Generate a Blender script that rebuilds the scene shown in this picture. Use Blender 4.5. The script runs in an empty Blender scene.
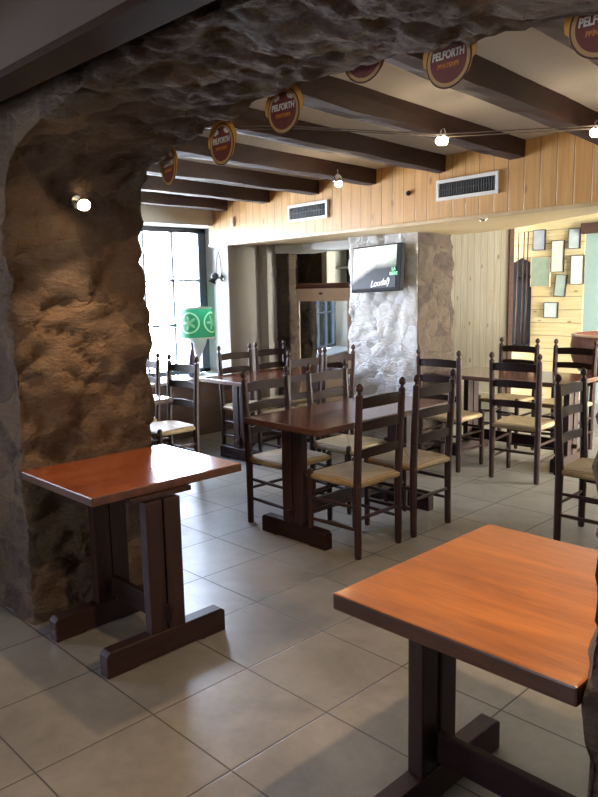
import bpy, bmesh, math, random
from mathutils import Vector, Matrix, noise
random.seed(7)
C = bpy.context.scene.collection
PI = math.pi
R = math.radians

# ------------------------------------------------------------------ materials
def new_mat(name):
    m = bpy.data.materials.new(name); m.use_nodes = True
    nt = m.node_tree; b = nt.nodes['Principled BSDF']
    return m, nt, b

class G:
    """tiny node-graph helper"""
    def __init__(s, nt): s.nt = nt
    def n(s, t, **k):
        x = s.nt.nodes.new(t)
        for a, v in k.items(): setattr(x, a, v)
        return x
    def link(s, a, b): s.nt.links.new(a, b)
    def val(s, sock, v):
        if hasattr(v, 'node'): s.link(v, sock)
        else: sock.default_value = v
    def math(s, op, a, b=0.0, c=0.0):
        x = s.n('ShaderNodeMath', operation=op)
        s.val(x.inputs[0], a); s.val(x.inputs[1], b)
        if op in ('MULTIPLY_ADD', 'SMOOTH_MIN', 'COMPARE'): s.val(x.inputs[2], c)
        return x.outputs[0]
    def coord(s, which='Object'): return s.n('ShaderNodeTexCoord').outputs[which]
    def pos(s): return s.n('ShaderNodeNewGeometry').outputs['Position']
    def map(s, v, scale=(1,1,1), loc=(0,0,0), rot=(0,0,0)):
        x = s.n('ShaderNodeMapping'); s.link(v, x.inputs[0])
        x.inputs['Scale'].default_value = scale; x.inputs['Location'].default_value = loc; x.inputs['Rotation'].default_value = rot
        return x.outputs[0]
    def noise(s, v, scale=5, detail=4, rough=.55, dist=0.0):
        x = s.n('ShaderNodeTexNoise'); s.link(v, x.inputs['Vector'])
        x.inputs['Scale'].default_value = scale; x.inputs['Detail'].default_value = detail
        x.inputs['Roughness'].default_value = rough; x.inputs['Distortion'].default_value = dist
        return x.outputs['Fac']
    def voro(s, v, scale=5, feature='F1', out='Distance'):
        x = s.n('ShaderNodeTexVoronoi', feature=feature); s.link(v, x.inputs['Vector'])
        x.inputs['Scale'].default_value = scale
        return x.outputs[out]
    def ramp(s, f, stops):
        x = s.n('ShaderNodeValToRGB'); s.link(f, x.inputs[0])
        e = x.color_ramp.elements
        while len(e) < len(stops): e.new(.5)
        for i, (p, c) in enumerate(stops):
            e[i].position = p; e[i].color = (*c, 1) if len(c) == 3 else c
        return x.outputs[0]
    def mix(s, f, a, b, mode='MIX'):
        x = s.n('ShaderNodeMix', data_type='RGBA', blend_type=mode)
        s.val(x.inputs[0], f)
        for i, v in ((6, a), (7, b)):
            if hasattr(v, 'node'): s.link(v, x.inputs[i])
            else: x.inputs[i].default_value = (*v, 1)
        return x.outputs[2]
    def xyz(s, v):
        x = s.n('ShaderNodeSeparateXYZ'); s.link(v, x.inputs[0]); return x.outputs
    def comb(s, a, b, c=0.0):
        x = s.n('ShaderNodeCombineXYZ')
        for i, v in enumerate((a, b, c)): s.val(x.inputs[i], v)
        return x.outputs[0]
    def white(s, v):
        x = s.n('ShaderNodeTexWhiteNoise', noise_dimensions='3D'); s.link(v, x.inputs[0]); return x.outputs['Value']
    def bump(s, h, b, strength=.3, dist=.01):
        x = s.n('ShaderNodeBump'); s.link(h, x.inputs['Height'])
        x.inputs['Strength'].default_value = strength; x.inputs['Distance'].default_value = dist
        s.link(x.outputs[0], b.inputs['Normal'])

def hexc(h):
    v = [int(h[i:i+2], 16) / 255 for i in (0, 2, 4)]
    return tuple(x/12.92 if x <= .04045 else ((x+.055)/1.055)**2.4 for x in v)

def simple(name, col, rough=.5, metal=0.0, emit=None, spec=.5, var=0.0):
    m, nt, b = new_mat(name); g = G(nt)
    b.inputs['Base Color'].default_value = (*col, 1)
    b.inputs['Roughness'].default_value = rough; b.inputs['Metallic'].default_value = metal
    b.inputs['Specular IOR Level'].default_value = spec
    if var:
        f = g.noise(g.coord(), 14, 4)
        g.link(g.mix(f, tuple(c*(1-var) for c in col), tuple(min(1, c*(1+var)) for c in col)), b.inputs['Base Color'])
    if emit:
        b.inputs['Emission Color'].default_value = (*emit[0], 1); b.inputs['Emission Strength'].default_value = emit[1]
    return m

def wood(name, dark, light, axis=0, rough=.3, scale=1.0, coat=0.0, streak=1.0, spec=.5):
    """grain running along the object axis"""
    m, nt, b = new_mat(name); g = G(nt)
    sc = [9*scale]*3; sc[axis] = 1.1*scale
    v = g.map(g.coord(), tuple(sc))
    f = g.noise(v, 2.2, 6, .6, .6)
    f2 = g.noise(g.map(g.coord(), tuple(4*x for x in sc)), 3, 3)
    h = g.math('MULTIPLY_ADD', f2, .35, g.math('MULTIPLY', f, .75))
    c = g.ramp(h, [(.32, dark), (.72, light)])
    g.link(c, b.inputs['Base Color'])
    b.inputs['Roughness'].default_value = rough
    b.inputs['Specular IOR Level'].default_value = spec; b.inputs['Coat Weight'].default_value = coat; b.inputs['Coat Roughness'].default_value = .12
    g.bump(h, b, .12*streak, .004)
    return m

def planks(name, along, across, width, cols, rough=.5, knots=True, bumps=.5):
    """pine boards. along/across: object axes"""
    m, nt, b = new_mat(name); g = G(nt)
    co = g.coord(); o = g.xyz(co)
    u = g.math('DIVIDE', o[across], width)
    idf = g.math('FLOOR', u)
    fr = g.math('SUBTRACT', u, idf)
    d = g.math('ABSOLUTE', g.math('SUBTRACT', fr, .5))
    groove = g.ramp(d, [(.455, (0, 0, 0)), (.49, (1, 1, 1))])
    rnd = g.white(g.comb(idf, 3.1, 0))
    sc = [1.0]*3; sc[along] = .9; sc[across] = 13
    off = g.math('MULTIPLY', rnd, 40)
    vv = g.n('ShaderNodeVectorMath', operation='ADD'); g.link(g.map(co, tuple(sc)), vv.inputs[0]); g.link(g.comb(off, off, off), vv.inputs[1])
    f = g.noise(vv.outputs[0], 2.5, 5, .6, .8)
    c = g.ramp(f, [(.3, cols[0]), (.7, cols[1])])
    c = g.mix(g.math('MULTIPLY', rnd, .55), c, cols[2])
    if knots:
        ks = [1.0]*3; ks[along] = 3.0; ks[across] = 7.0; ks[3-along-across] = .01
        k = g.voro(g.map(co, tuple(ks)), 1.0)
        kk = g.ramp(k, [(.05, (1, 1, 1)), (.13, (0, 0, 0))])
        c = g.mix(g.math('MULTIPLY', kk, .75), c, cols[3])
    c = g.mix(g.math('MULTIPLY', groove, .8), c, tuple(x*.35 for x in cols[0]))
    g.link(c, b.inputs['Base Color'])
    b.inputs['Roughness'].default_value = rough
    g.bump(g.math('SUBTRACT', g.math('MULTIPLY', f, .15), groove), b, bumps, .006)
    return m

def stone_mat(name, cols, mortar, cell=3.2, rough=.85, bump=.8, mort_w=.06, fine=1.0):
    m, nt, b = new_mat(name); g = G(nt)
    p = g.pos()
    nz = g.n('ShaderNodeTexNoise'); g.link(p, nz.inputs['Vector']); nz.inputs['Scale'].default_value = 3.5; nz.inputs['Detail'].default_value = 5
    w = g.n('ShaderNodeVectorMath', operation='MULTIPLY_ADD'); g.link(nz.outputs['Color'], w.inputs[0]); w.inputs[1].default_value = (.28,)*3; g.link(p, w.inputs[2])
    v = g.map(w.outputs[0], (1, 1, 1.5))
    e = g.voro(v, cell, 'DISTANCE_TO_EDGE')
    cellc = g.voro(v, cell, 'F1', 'Color')
    cf = g.xyz(cellc)[0]
    c = g.ramp(cf, [(.0, cols[0]), (.35, cols[1]), (.7, cols[2]), (1, cols[3])])
    f = g.noise(p, 9*fine, 8, .68, .4)
    f3 = g.noise(g.map(p, (1, 1, 2.2)), 30*fine, 6, .7, .3)
    c = g.mix(g.math('MULTIPLY', f3, .5), c, tuple(x*.35 for x in cols[1]))
    c = g.mix(g.ramp(f, [(.4, (0, 0, 0)), (.7, (.55, .55, .55))]), c, cols[3])
    mk = g.ramp(e, [(0, (1, 1, 1)), (mort_w, (0, 0, 0))])
    c = g.mix(g.math('MULTIPLY', mk, .6), c, mortar)
    g.link(c, b.inputs['Base Color'])
    b.inputs['Roughness'].default_value = rough
    b.inputs['Specular IOR Level'].default_value = .25
    h = g.math('ADD', g.math('MULTIPLY', f, .9), g.math('MULTIPLY', f3, .85))
    h = g.math('SUBTRACT', h, g.math('MULTIPLY', mk, .25))
    g.bump(h, b, bump, .045)
    return m

def plaster(name, col, var=.08, rough=.85, bump=.25):
    m, nt, b = new_mat(name); g = G(nt)
    f = g.noise(g.pos(), 2.2, 6, .6)
    f2 = g.noise(g.pos(), 26, 4, .6)
    g.link(g.mix(f, tuple(c*(1-var*2) for c in col), tuple(min(1, c*(1+var)) for c in col)), b.inputs['Base Color'])
    b.inputs['Roughness'].default_value = rough
    g.bump(g.math('ADD', f, g.math('MULTIPLY', f2, .3)), b, bump, .02)
    return m

def floor_mat():
    m, nt, b = new_mat('ceramic_floor_tiles'); g = G(nt)
    o = g.xyz(g.pos()); T = .45
    us = [g.math('DIVIDE', o[i], T) for i in (0, 1)]
    idx = [g.math('FLOOR', u) for u in us]
    ds = [g.math('ABSOLUTE', g.math('SUBTRACT', g.math('SUBTRACT', u, i), .5)) for u, i in zip(us, idx)]
    d = g.math('MAXIMUM', ds[0], ds[1])
    gr = g.ramp(d, [(.4915, (0, 0, 0)), (.4945, (1, 1, 1))])
    rnd = g.white(g.comb(idx[0], idx[1], 1.7))
    f = g.noise(g.pos(), 3.0, 6, .62, .5)
    f2 = g.noise(g.pos(), 16, 5, .7)
    c = g.ramp(g.math('ADD', g.math('MULTIPLY', f, .7), g.math('MULTIPLY', f2, .3)), [(.3, hexc('5e5952')), (.7, hexc('8a837a'))])
    c = g.mix(g.math('MULTIPLY', rnd, .25), c, hexc('716f6a'))
    c = g.mix(gr, c, hexc('3a332d'))
    g.link(c, b.inputs['Base Color'])
    g.link(g.math('ADD', g.math('MULTIPLY_ADD', f2, .16, .23), g.math('MULTIPLY', gr, .4)), b.inputs['Roughness'])
    b.inputs['Specular IOR Level'].default_value = .5
    g.bump(g.math('SUBTRACT', g.math('MULTIPLY', f2, .15), gr), b, .35, .003)
    return m

def rush_mat():
    m, nt, b = new_mat('woven_rush'); g = G(nt)
    o = g.xyz(g.coord())
    ax = g.math('ABSOLUTE', o[0]); ay = g.math('ABSOLUTE', g.math('SUBTRACT', o[1], .18))
    mx = g.math('MAXIMUM', ax, ay)
    n = g.noise(g.coord(), 40, 3)
    s = g.math('SINE', g.math('ADD', g.math('MULTIPLY', mx, 520), g.math('MULTIPLY', n, 3)))
    s = g.math('MULTIPLY_ADD', s, .5, .5)
    big = g.noise(g.coord(), 9, 3)
    seam = g.math('LESS_THAN', g.math('ABSOLUTE', g.math('SUBTRACT', ax, ay)), .006)
    tri = g.math('GREATER_THAN', ax, ay)
    c = g.mix(s, hexc('6f5c3c'), hexc('b8a27a'))
    c = g.mix(g.math('MULTIPLY', big, .6), c, hexc('8d7350'))
    c = g.mix(g.math('MULTIPLY', tri, .25), c, hexc('6a5636'))
    c = g.mix(g.math('MULTIPLY', seam, .6), c, hexc('4a3820'))
    g.link(c, b.inputs['Base Color'])
    b.inputs['Roughness'].default_value = .6
    g.bump(s, b, .6, .004)
    return m

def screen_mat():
    m, nt, b = new_mat('television_screen_bands'); g = G(nt)  # emissive bands: pale ramp above, dark below a slanted noisy edge
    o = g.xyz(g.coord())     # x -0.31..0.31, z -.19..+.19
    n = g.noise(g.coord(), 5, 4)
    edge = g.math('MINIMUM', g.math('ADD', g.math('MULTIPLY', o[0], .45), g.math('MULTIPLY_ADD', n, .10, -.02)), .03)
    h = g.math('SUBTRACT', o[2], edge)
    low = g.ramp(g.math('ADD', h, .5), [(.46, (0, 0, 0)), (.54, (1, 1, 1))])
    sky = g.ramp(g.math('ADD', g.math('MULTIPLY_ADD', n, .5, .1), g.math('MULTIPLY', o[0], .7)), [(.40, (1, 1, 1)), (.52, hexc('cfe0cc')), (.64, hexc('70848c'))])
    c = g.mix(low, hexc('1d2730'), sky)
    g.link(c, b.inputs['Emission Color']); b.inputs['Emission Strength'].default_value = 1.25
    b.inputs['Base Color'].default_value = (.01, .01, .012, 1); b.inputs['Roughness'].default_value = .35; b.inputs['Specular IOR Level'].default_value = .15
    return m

def shade_mat():
    m, nt, b = new_mat('green_lamp_shade'); g = G(nt)
    o = g.xyz(g.coord())
    ang = g.math('ARCTAN2', o[1], o[0])
    a2 = g.math('MULTIPLY', g.math('SUBTRACT', g.math('FRACT', g.math('DIVIDE', g.math('ADD', ang, PI + .35), PI/2)), .5), PI/2*.17)
    zz = g.math('SUBTRACT', o[2], .575)
    r = g.math('SQRT', g.math('ADD', g.math('MULTIPLY', a2, a2), g.math('MULTIPLY', zz, zz)))
    ring = g.math('LESS_THAN', g.math('ABSOLUTE', g.math('SUBTRACT', r, .105)), .009)
    star = g.math('LESS_THAN', g.math('ADD', r, g.math('MULTIPLY', g.math('SINE', g.math('MULTIPLY', g.math('ARCTAN2', a2, zz), 5)), .03)), .05)
    k = g.math('MAXIMUM', ring, g.math('MULTIPLY', star, .6))
    c = g.mix(k, hexc('2a8c62'), hexc('a4d8a4'))
    g.link(c, b.inputs['Base Color'])
    b.inputs['Roughness'].default_value = .7
    b.inputs['Transmission Weight'].default_value = 0
    # cloth lets some light through
    tr = g.n('ShaderNodeBsdfTranslucent'); g.link(c, tr.inputs[0])
    mx = g.n('ShaderNodeMixShader'); mx.inputs[0].default_value = .22
    g.link(b.outputs[0], mx.inputs[1]); g.link(tr.outputs[0], mx.inputs[2])
    g.link(mx.outputs[0], nt.nodes['Material Output'].inputs[0])
    return m

def glass_mat(name, tint=(1, 1, 1), rough=.0):
    m, nt, b = new_mat(name); g = G(nt)
    t = g.n('ShaderNodeBsdfTransparent'); t.inputs[0].default_value = (*tint, 1)
    gl = g.n('ShaderNodeBsdfGlossy'); gl.inputs['Roughness'].default_value = rough
    fr = g.n('ShaderNodeFresnel'); fr.inputs[0].default_value = 1.45
    mx = g.n('ShaderNodeMixShader')
    g.link(fr.outputs[0], mx.inputs[0]); g.link(t.outputs[0], mx.inputs[1]); g.link(gl.outputs[0], mx.inputs[2])
    g.link(mx.outputs[0], nt.nodes['Material Output'].inputs[0])
    return m

M = {}
M['floor'] = floor_mat()
M['stone'] = stone_mat('rubble_stone_brown', [hexc('42312a'), hexc('5e4739'), hexc('775c46'), hexc('695b50')], hexc('66533f'), 3.0, bump=1.0)
M['stone_white'] = stone_mat('whitewashed_rubble_stone', [hexc('cfc6ba'), hexc('e6e4e0'), hexc('dcd2c4'), hexc('f0f0f0')], hexc('e6e6e8'), 4.2, bump=.8)
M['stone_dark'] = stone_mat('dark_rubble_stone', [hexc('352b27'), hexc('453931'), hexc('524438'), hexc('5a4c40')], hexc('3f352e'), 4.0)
M['dark_wood'] = wood('dark_stained_wood', hexc('190d0b'), hexc('331c17'), 2, .5, 1.6, spec=.28)
M['dark_wood_y'] = wood('dark_stained_wood_across', hexc('190d0b'), hexc('331c17'), 1, .5, 1.6, spec=.28)
M['dark_wood_x'] = wood('dark_stained_wood_along', hexc('160c0a'), hexc('2a1713'), 0, .55, 1.6, spec=.12)
M['top_dark'] = wood('varnished_brown_tabletop', hexc('3a1a10'), hexc('5e2f1d'), 1, .16, .8, .3, .4)
M['top_red'] = wood('varnished_red_tabletop', hexc('55291a'), hexc('84462a'), 1, .18, .8, .3, .4)
M['top_orange'] = wood('varnished_orange_tabletop', hexc('603318'), hexc('955a28'), 0, .30, .8, .15, .5)
M['edge'] = wood('worn_wood_edge', hexc('2b170f'), hexc('55331f'), 0, .35, 1.0)
M['beam'] = wood('old_ceiling_beam_wood', hexc('1c0f0c'), hexc('42271c'), 1, .7, .7, 0, 3)
M['beam_x'] = wood('old_lintel_wood', hexc('23130e'), hexc('4c2f20'), 0, .8, .7, 0, 3)
pine = [hexc('b08146'), hexc('d0a464'), hexc('c08e4e'), hexc('6b3a1c')]
M['pine_fascia'] = planks('pine_boards_upright', 2, 0, .118, pine, .45)
M['pine_soffit'] = planks('pine_boards_lengthwise', 0, 1, .09, [hexc('b09468'), hexc('d2bc94'), hexc('c0a67a'), hexc('6b3a1c')], .4, False, .8)
pale = [hexc('c6b8a0'), hexc('e4dccb'), hexc('d8ccb2'), hexc('8a6238')]
M['pine_pale'] = planks('pale_pine_boards_upright', 2, 0, .10, pale, .55)
gold = [hexc('b09c70'), hexc('d6c8a2'), hexc('c6b284'), hexc('6e4a24')]
M['pine_gold'] = planks('golden_pine_boards_lengthwise', 0, 2, .17, gold, .55)
M['white_plaster'] = plaster('white_ceiling_plaster', hexc('d6d3ce'), .03)
M['grey_plaster'] = plaster('grey_wall_plaster', hexc('a39c94'), .05)
M['reveal_plaster'] = plaster('white_reveal_plaster', hexc('dad8d2'), .03)
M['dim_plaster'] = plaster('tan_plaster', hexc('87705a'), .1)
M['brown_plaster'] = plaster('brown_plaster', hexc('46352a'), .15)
M['brown_panel'] = wood('brown_panelling', hexc('3a2620'), hexc('5c4036'), 1, .5, .6)
M['window_frame'] = simple('grey_painted_window_wood', hexc('5c6470'), .5)
M['glass'] = glass_mat('window_glass')
M['pic_glass'] = simple('picture_print', hexc('7f8a80'), .18, var=.35)
M['rush'] = rush_mat()
M['black'] = simple('black_plastic', (.012, .012, .015), .3)
M['white'] = simple('white_enamel', hexc('d8d8d2'), .4)
M['chrome'] = simple('brushed_chrome', (.6, .58, .55), .25, 1.0)
M['bulb'] = simple('lit_lamp_glass', (1, .9, .7), .3, emit=((1, .80, .50), 150))
M['bulb_cool'] = simple('lit_ceiling_bulb', (1, .95, .85), .3, emit=((1, .86, .62), 14))
M['cable'] = simple('thin_grey_cable', hexc('6a625a'), .5)
M['string'] = simple('pale_string', hexc('c9b79a'), .8)
M['cream'] = simple('cream_painted_wood', hexc('cdb096'), .4, var=.1)
M['cabinet_wood'] = simple('brown_cabinet_wood', hexc('5c3524'), .4, var=.2)
M['mirror'] = simple('cabinet_glass', (.55, .58, .6), .03, 1.0)
M['vent_dark'] = simple('dark_vent_louvre', hexc('3d4244'), .5)
M['tv_case'] = simple('matt_black_plastic', (.008, .008, .010), .6, spec=.08)
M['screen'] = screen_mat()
M['green_glow'] = simple('green_screen_letters', (.1, .5, .2), .5, emit=((.25, .85, .35), 1.0))
M['white_glow'] = simple('white_screen_letters', (.8, .8, .8), .5, emit=((.85, .88, .9), 1.0))
M['shade'] = shade_mat()
M['lamp_white'] = simple('white_lamp_glass', hexc('dfe4e6'), .15)
M['sign_yellow'] = simple('amber_sign_board', hexc('b8822c'), .6, var=.15)
M['sign_cream'] = simple('tan_sign_ring', hexc('a07c4c'), .6)
M['sign_brown'] = simple('dark_brown_sign_ring', hexc('34100a'), .5)
M['sign_red'] = simple('red_brown_sign_field', hexc('5a2014'), .6, var=.3)
M['sign_white'] = simple('white_sign_letters', hexc('b9b2a6'), .6)
M['sign_orange'] = simple('orange_sign_letters', hexc('a8651f'), .5)
M['tub'] = wood('brown_tub_staves', hexc('4a2a20'), hexc('75483a'), 2, .5, .8)
M['pale_blue'] = plaster('pale_blue_door_paint', hexc('93a8a6'), .05, .5, .05)
M['ply'] = simple('shadow_dark_frame', hexc('1c1a1a'), .4)  # dark tone puts the shaded frame sides into the colour

# ------------------------------------------------------------------ mesh helpers
def finish(bm, name, mat, parent=None, loc=None, rot=None, smooth=False):
    bmesh.ops.recalc_face_normals(bm, faces=bm.faces[:])
    me = bpy.data.meshes.new(name); bm.to_mesh(me); bm.free()
    for m in (mat if isinstance(mat, list) else [mat]): me.materials.append(m)
    if smooth:
        for p in me.polygons: p.use_smooth = True
    o = bpy.data.objects.new(name, me); C.objects.link(o)
    if parent: o.parent = parent
    if loc: o.location = loc
    if rot: o.rotation_euler = rot
    return o

def box(bm, lo, hi, bevel=0.0, mi=0, mat=None):
    c = [(a+b)/2 for a, b in zip(lo, hi)]; s = [abs(b-a) for a, b in zip(lo, hi)]
    r = bmesh.ops.create_cube(bm, size=1, matrix=Matrix.Translation(c) @ Matrix.Diagonal((*s, 1)))
    vs = r['verts']
    fs = set(f for v in vs for f in v.link_faces)
    for f in fs: f.material_index = mi
    if bevel:
        es = list(set(e for v in vs for e in v.link_edges))
        k = bmesh.ops.bevel(bm, geom=es, offset=bevel, segments=2, affect='EDGES', profile=.6)
        vs = [v for v in k['verts']]
        for f in k['faces']: f.material_index = mi
    if mat is not None:
        allv = list(set(vs)) if not bevel else list(set(v for f in fs if f.is_valid for v in f.verts) | set(vs))
        bmesh.ops.transform(bm, matrix=mat, verts=[v for v in allv if v.is_valid])

def ring_loft(bm, secs, n=10, cap=True):
    """secs: list of (centre, radius or (rx,ry)) ; rings in the plane across the path"""
    rings = []
    for i, (c, r) in enumerate(secs):
        c = Vector(c)
        a = Vector(secs[max(0, i-1)][0]); b = Vector(secs[min(len(secs)-1, i+1)][0])
        t = (b-a)
        t = t.normalized() if t.length > 1e-9 else Vector((0, 0, 1))
        up = Vector((0, 0, 1)) if abs(t.z) < .9 else Vector((0, 1, 0))
        x = t.cross(up).normalized(); y = t.cross(x).normalized()
        rx, ry = r if isinstance(r, tuple) else (r, r)
        rings.append([bm.verts.new(c + x*rx*math.cos(2*PI*(k+.5)/n) + y*ry*math.sin(2*PI*(k+.5)/n)) for k in range(n)])
    for a, b in zip(rings, rings[1:]):
        for k in range(n): bm.faces.new((a[k], a[(k+1) % n], b[(k+1) % n], b[k]))
    if cap:
        bm.faces.new(rings[0]); bm.faces.new(rings[-1])

def tube(bm, pts, r, n=6): ring_loft(bm, [(p, r) for p in pts], n)

def lathe(bm, prof, n=24, centre=(0, 0, 0), cap=True):
    rings = []
    for r, z in prof:
        rings.append([bm.verts.new((centre[0]+r*math.cos(2*PI*k/n), centre[1]+r*math.sin(2*PI*k/n), centre[2]+z)) for k in range(n)])
    for a, b in zip(rings, rings[1:]):
        for k in range(n): bm.faces.new((a[k], a[(k+1) % n], b[(k+1) % n], b[k]))
    if cap:
        bm.faces.new(rings[0]); bm.faces.new(rings[-1])

def empty(name, label=None, cat=None, loc=(0, 0, 0), rz=0, group=None):
    o = bpy.data.objects.new(name, None); C.objects.link(o)
    o.location = loc; o.rotation_euler = (0, 0, rz); o.empty_display_size = .1
    tag(o, label, cat, group); return o

def tag(o, label=None, cat=None, group=None, kind=None):
    if label: o['label'] = label
    if cat: o['category'] = cat
    if group: o['group'] = group
    if kind: o['kind'] = kind
    return o

def struct(name, bm, mat, **k):
    o = finish(bm, name, mat, **k); o['kind'] = 'structure'; return o

def boxobj(name, lo, hi, mat, bevel=0.0, parent=None, st=False):
    bm = bmesh.new(); box(bm, lo, hi, bevel)
    return (struct if st else finish)(name, bm, mat, parent=parent)

def copy_tree(src, loc, rz, label, group=None):
    r = src.copy(); C.objects.link(r); r.location = loc; r.rotation_euler = (0, 0, rz)
    r['label'] = label
    if group: r['group'] = group
    for ch in list(src.children):
        c = ch.copy(); C.objects.link(c); c.parent = r
        for gch in ch.children:
            d = gch.copy(); C.objects.link(d); d.parent = c
    return r

# ------------------------------------------------------------------ camera
CAM = Vector((2.60534, -.87277, 1.54068)); YAW, PIT, ROL, FPX = -.797797, -.151522, -.0199951, 726.73
fw = Vector((math.sin(YAW)*math.cos(PIT), math.cos(YAW)*math.cos(PIT), math.sin(PIT)))
rt = Vector((math.cos(YAW), -math.sin(YAW), 0)); up = rt.cross(fw)
r2 = math.cos(ROL)*rt + math.sin(ROL)*up; u2 = -math.sin(ROL)*rt + math.cos(ROL)*up
cd = bpy.data.cameras.new('camera'); cam = bpy.data.objects.new('camera', cd); C.objects.link(cam)
cam.matrix_world = Matrix(((r2.x, u2.x, -fw.x, CAM.x), (r2.y, u2.y, -fw.y, CAM.y), (r2.z, u2.z, -fw.z, CAM.z), (0, 0, 0, 1)))
cd.sensor_fit = 'HORIZONTAL'; cd.sensor_width = 36; cd.lens = 36*FPX/598; cd.clip_start = .02
bpy.context.scene.camera = cam

# ------------------------------------------------------------------ rough stone
def stone_h(p, amp=1.0, cell=.30):
    q = Vector((p.x/cell, p.y/cell, p.z/(cell*.72)))
    q += Vector((noise.noise(q*.9), noise.noise(q*.9+Vector((5, 1, 2))), noise.noise(q*.9+Vector((1, 8, 4)))))*.45
    d, pts = noise.voronoi(q)
    e = min(1.0, (d[1]-d[0])/.28)
    e = e*e*(3-2*e)
    cellv = noise.cell(pts[0]*3.7)
    return amp*(.016*(e-.6) + .012*(cellv) + .022*noise.fractal(p*5, .8, 2.1, 5) + .012*noise.fractal(p*17, .7, 2.0, 4))

def displace(bm, fn):
    bm.normal_update()
    off = [(v, v.normal*fn(v.co)) for v in bm.verts]
    for v, d in off: v.co += d

def slab_grid(bm, lo, hi, step=.03):
    """closed box with gridded faces, welded"""
    faces = []
    def quad(o, a, b):
        na = max(1, round(a.length/step)); nb = max(1, round(b.length/step))
        g = [[bm.verts.new(o + a*(i/na) + b*(j/nb)) for j in range(nb+1)] for i in range(na+1)]
        for i in range(na):
            for j in range(nb): bm.faces.new((g[i][j], g[i+1][j], g[i+1][j+1], g[i][j+1]))
    lo = Vector(lo); hi = Vector(hi); d = hi-lo
    X, Y, Z = Vector((d.x, 0, 0)), Vector((0, d.y, 0)), Vector((0, 0, d.z))
    quad(lo, X, Z); quad(lo+Y, X, Z); quad(lo, Y, Z); quad(lo+X, Y, Z); quad(lo, X, Y); quad(lo+Z, X, Y)
    bmesh.ops.remove_doubles(bm, verts=bm.verts[:], dist=1e-4)
    bmesh.ops.recalc_face_normals(bm, faces=bm.faces[:])

# the arch wall: opening profile x,z
prof = [(-.57, 0.0), (-.56, 1.0), (-.56, 1.85), (-.53, 2.03), (-.44, 2.13), (-.25, 2.185), (0, 2.225), (.4, 2.285), (.8, 2.305), (1.3, 2.265), (1.65, 2.25), (1.90, 2.18), (2.02, 2.05), (2.05, 1.8), (2.04, 1.0), (2.03, 0)]
def densify(pts, step):
    out = []
    for a, b in zip(pts, pts[1:]):
        n = max(1, round(math.hypot(b[0]-a[0], b[1]-a[1])/step))
        for i in range(n): out.append((a[0]+(b[0]-a[0])*i/n, a[1]+(b[1]-a[1])*i/n))
    out.append(pts[-1]); return out
pp = densify(prof, .024)
Y0, Y1 = .47, 1.15
def outer(x, z):
    # a point on the wall's outer rectangle
    if x < -.5 and z < 1.9: return (-4.1, z*1.0)
    if x > 2.0 and z < 1.95: return (4.3, z)
    return None
bm = bmesh.new()
outs = []
for x, z in pp: outs.append(outer(x, z))
# corners: sweep linearly along the top
idx = [i for i, o in enumerate(outs) if o is None]
i0, i1 = idx[0], idx[-1]
for i in idx:
    t = (i-i0)/(i1-i0)
    path = [(-4.1, outs[i0-1][1]), (-4.1, 2.52), (4.3, 2.52), (4.3, outs[i1+1][1])]
    L = [math.dist(a, b) for a, b in zip(path, path[1:])]; s = t*sum(L)
    # keep the top mostly above the opening
    x, z = pp[i]
    if t < .06: outs[i] = (-4.1, outs[i0-1][1] + (2.52-outs[i0-1][1])*t/.06)
    elif t > .94: outs[i] = (4.3, outs[i1+1][1] + (2.52-outs[i1+1][1])*(1-t)/.06)
    else:
        k = (t-.06)/.88
        xs = -4.1 + 8.4*k
        w = min(1, min(k, 1-k)/.12)
        outs[i] = (xs*(1-w)+ (x)*w, 2.52)
rows = []
ND = 24
for (x, z), (ox, oz) in zip(pp, outs):
    L = math.hypot(ox-x, oz-z)
    nf = 34
    row = []
    for k in range(nf, -1, -1):   # outer -> opening on the front
        t = (k/nf)**1.8; row.append(bm.verts.new((x+(ox-x)*t, Y0, z+(oz-z)*t)))
    for k in range(1, ND): row.append(bm.verts.new((x, Y0+(Y1-Y0)*k/ND, z)))
    for k in range(0, nf+1):
        t = (k/nf)**1.8; row.append(bm.verts.new((x+(ox-x)*t, Y1, z+(oz-z)*t)))
    rows.append(row)
for a, b in zip(rows, rows[1:]):
    for k in range(len(a)-1): bm.faces.new((a[k], a[k+1], b[k+1], b[k]))
bmesh.ops.recalc_face_normals(bm, faces=bm.faces[:])
bm.normal_update()
# make sure normals look into the opening
mid = rows[10][34+ND//2]
if mid.normal.x < 0:
    for f in bm.faces: f.normal_flip()
def arch_h(p):
    near = 1.0
    if p.z > 2.36: near = .3
    return stone_h(p, 1.0*near)
displace(bm, arch_h)
me = bpy.data.meshes.new('wall_arch'); bm.to_mesh(me); bm.free(); me.materials.append(M['stone'])
for p in me.polygons: p.use_smooth = True
wa = bpy.data.objects.new('wall_arch', me); C.objects.link(wa); wa['kind'] = 'structure'

# ------------------------------------------------------------------ shell
boxobj('floor', (-5.6, -4.4, -.06), (4.5, 9.2, 0), M['floor'], st=True)
boxobj('ceiling', (-4.1, 1.0, 2.447), (3.3, 8.3, 2.53), M['white_plaster'], st=True)
o = boxobj('ceiling', (-4.1, -4.4, 2.50), (4.3, 1.0, 2.56), M['dim_plaster'], st=True)

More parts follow.
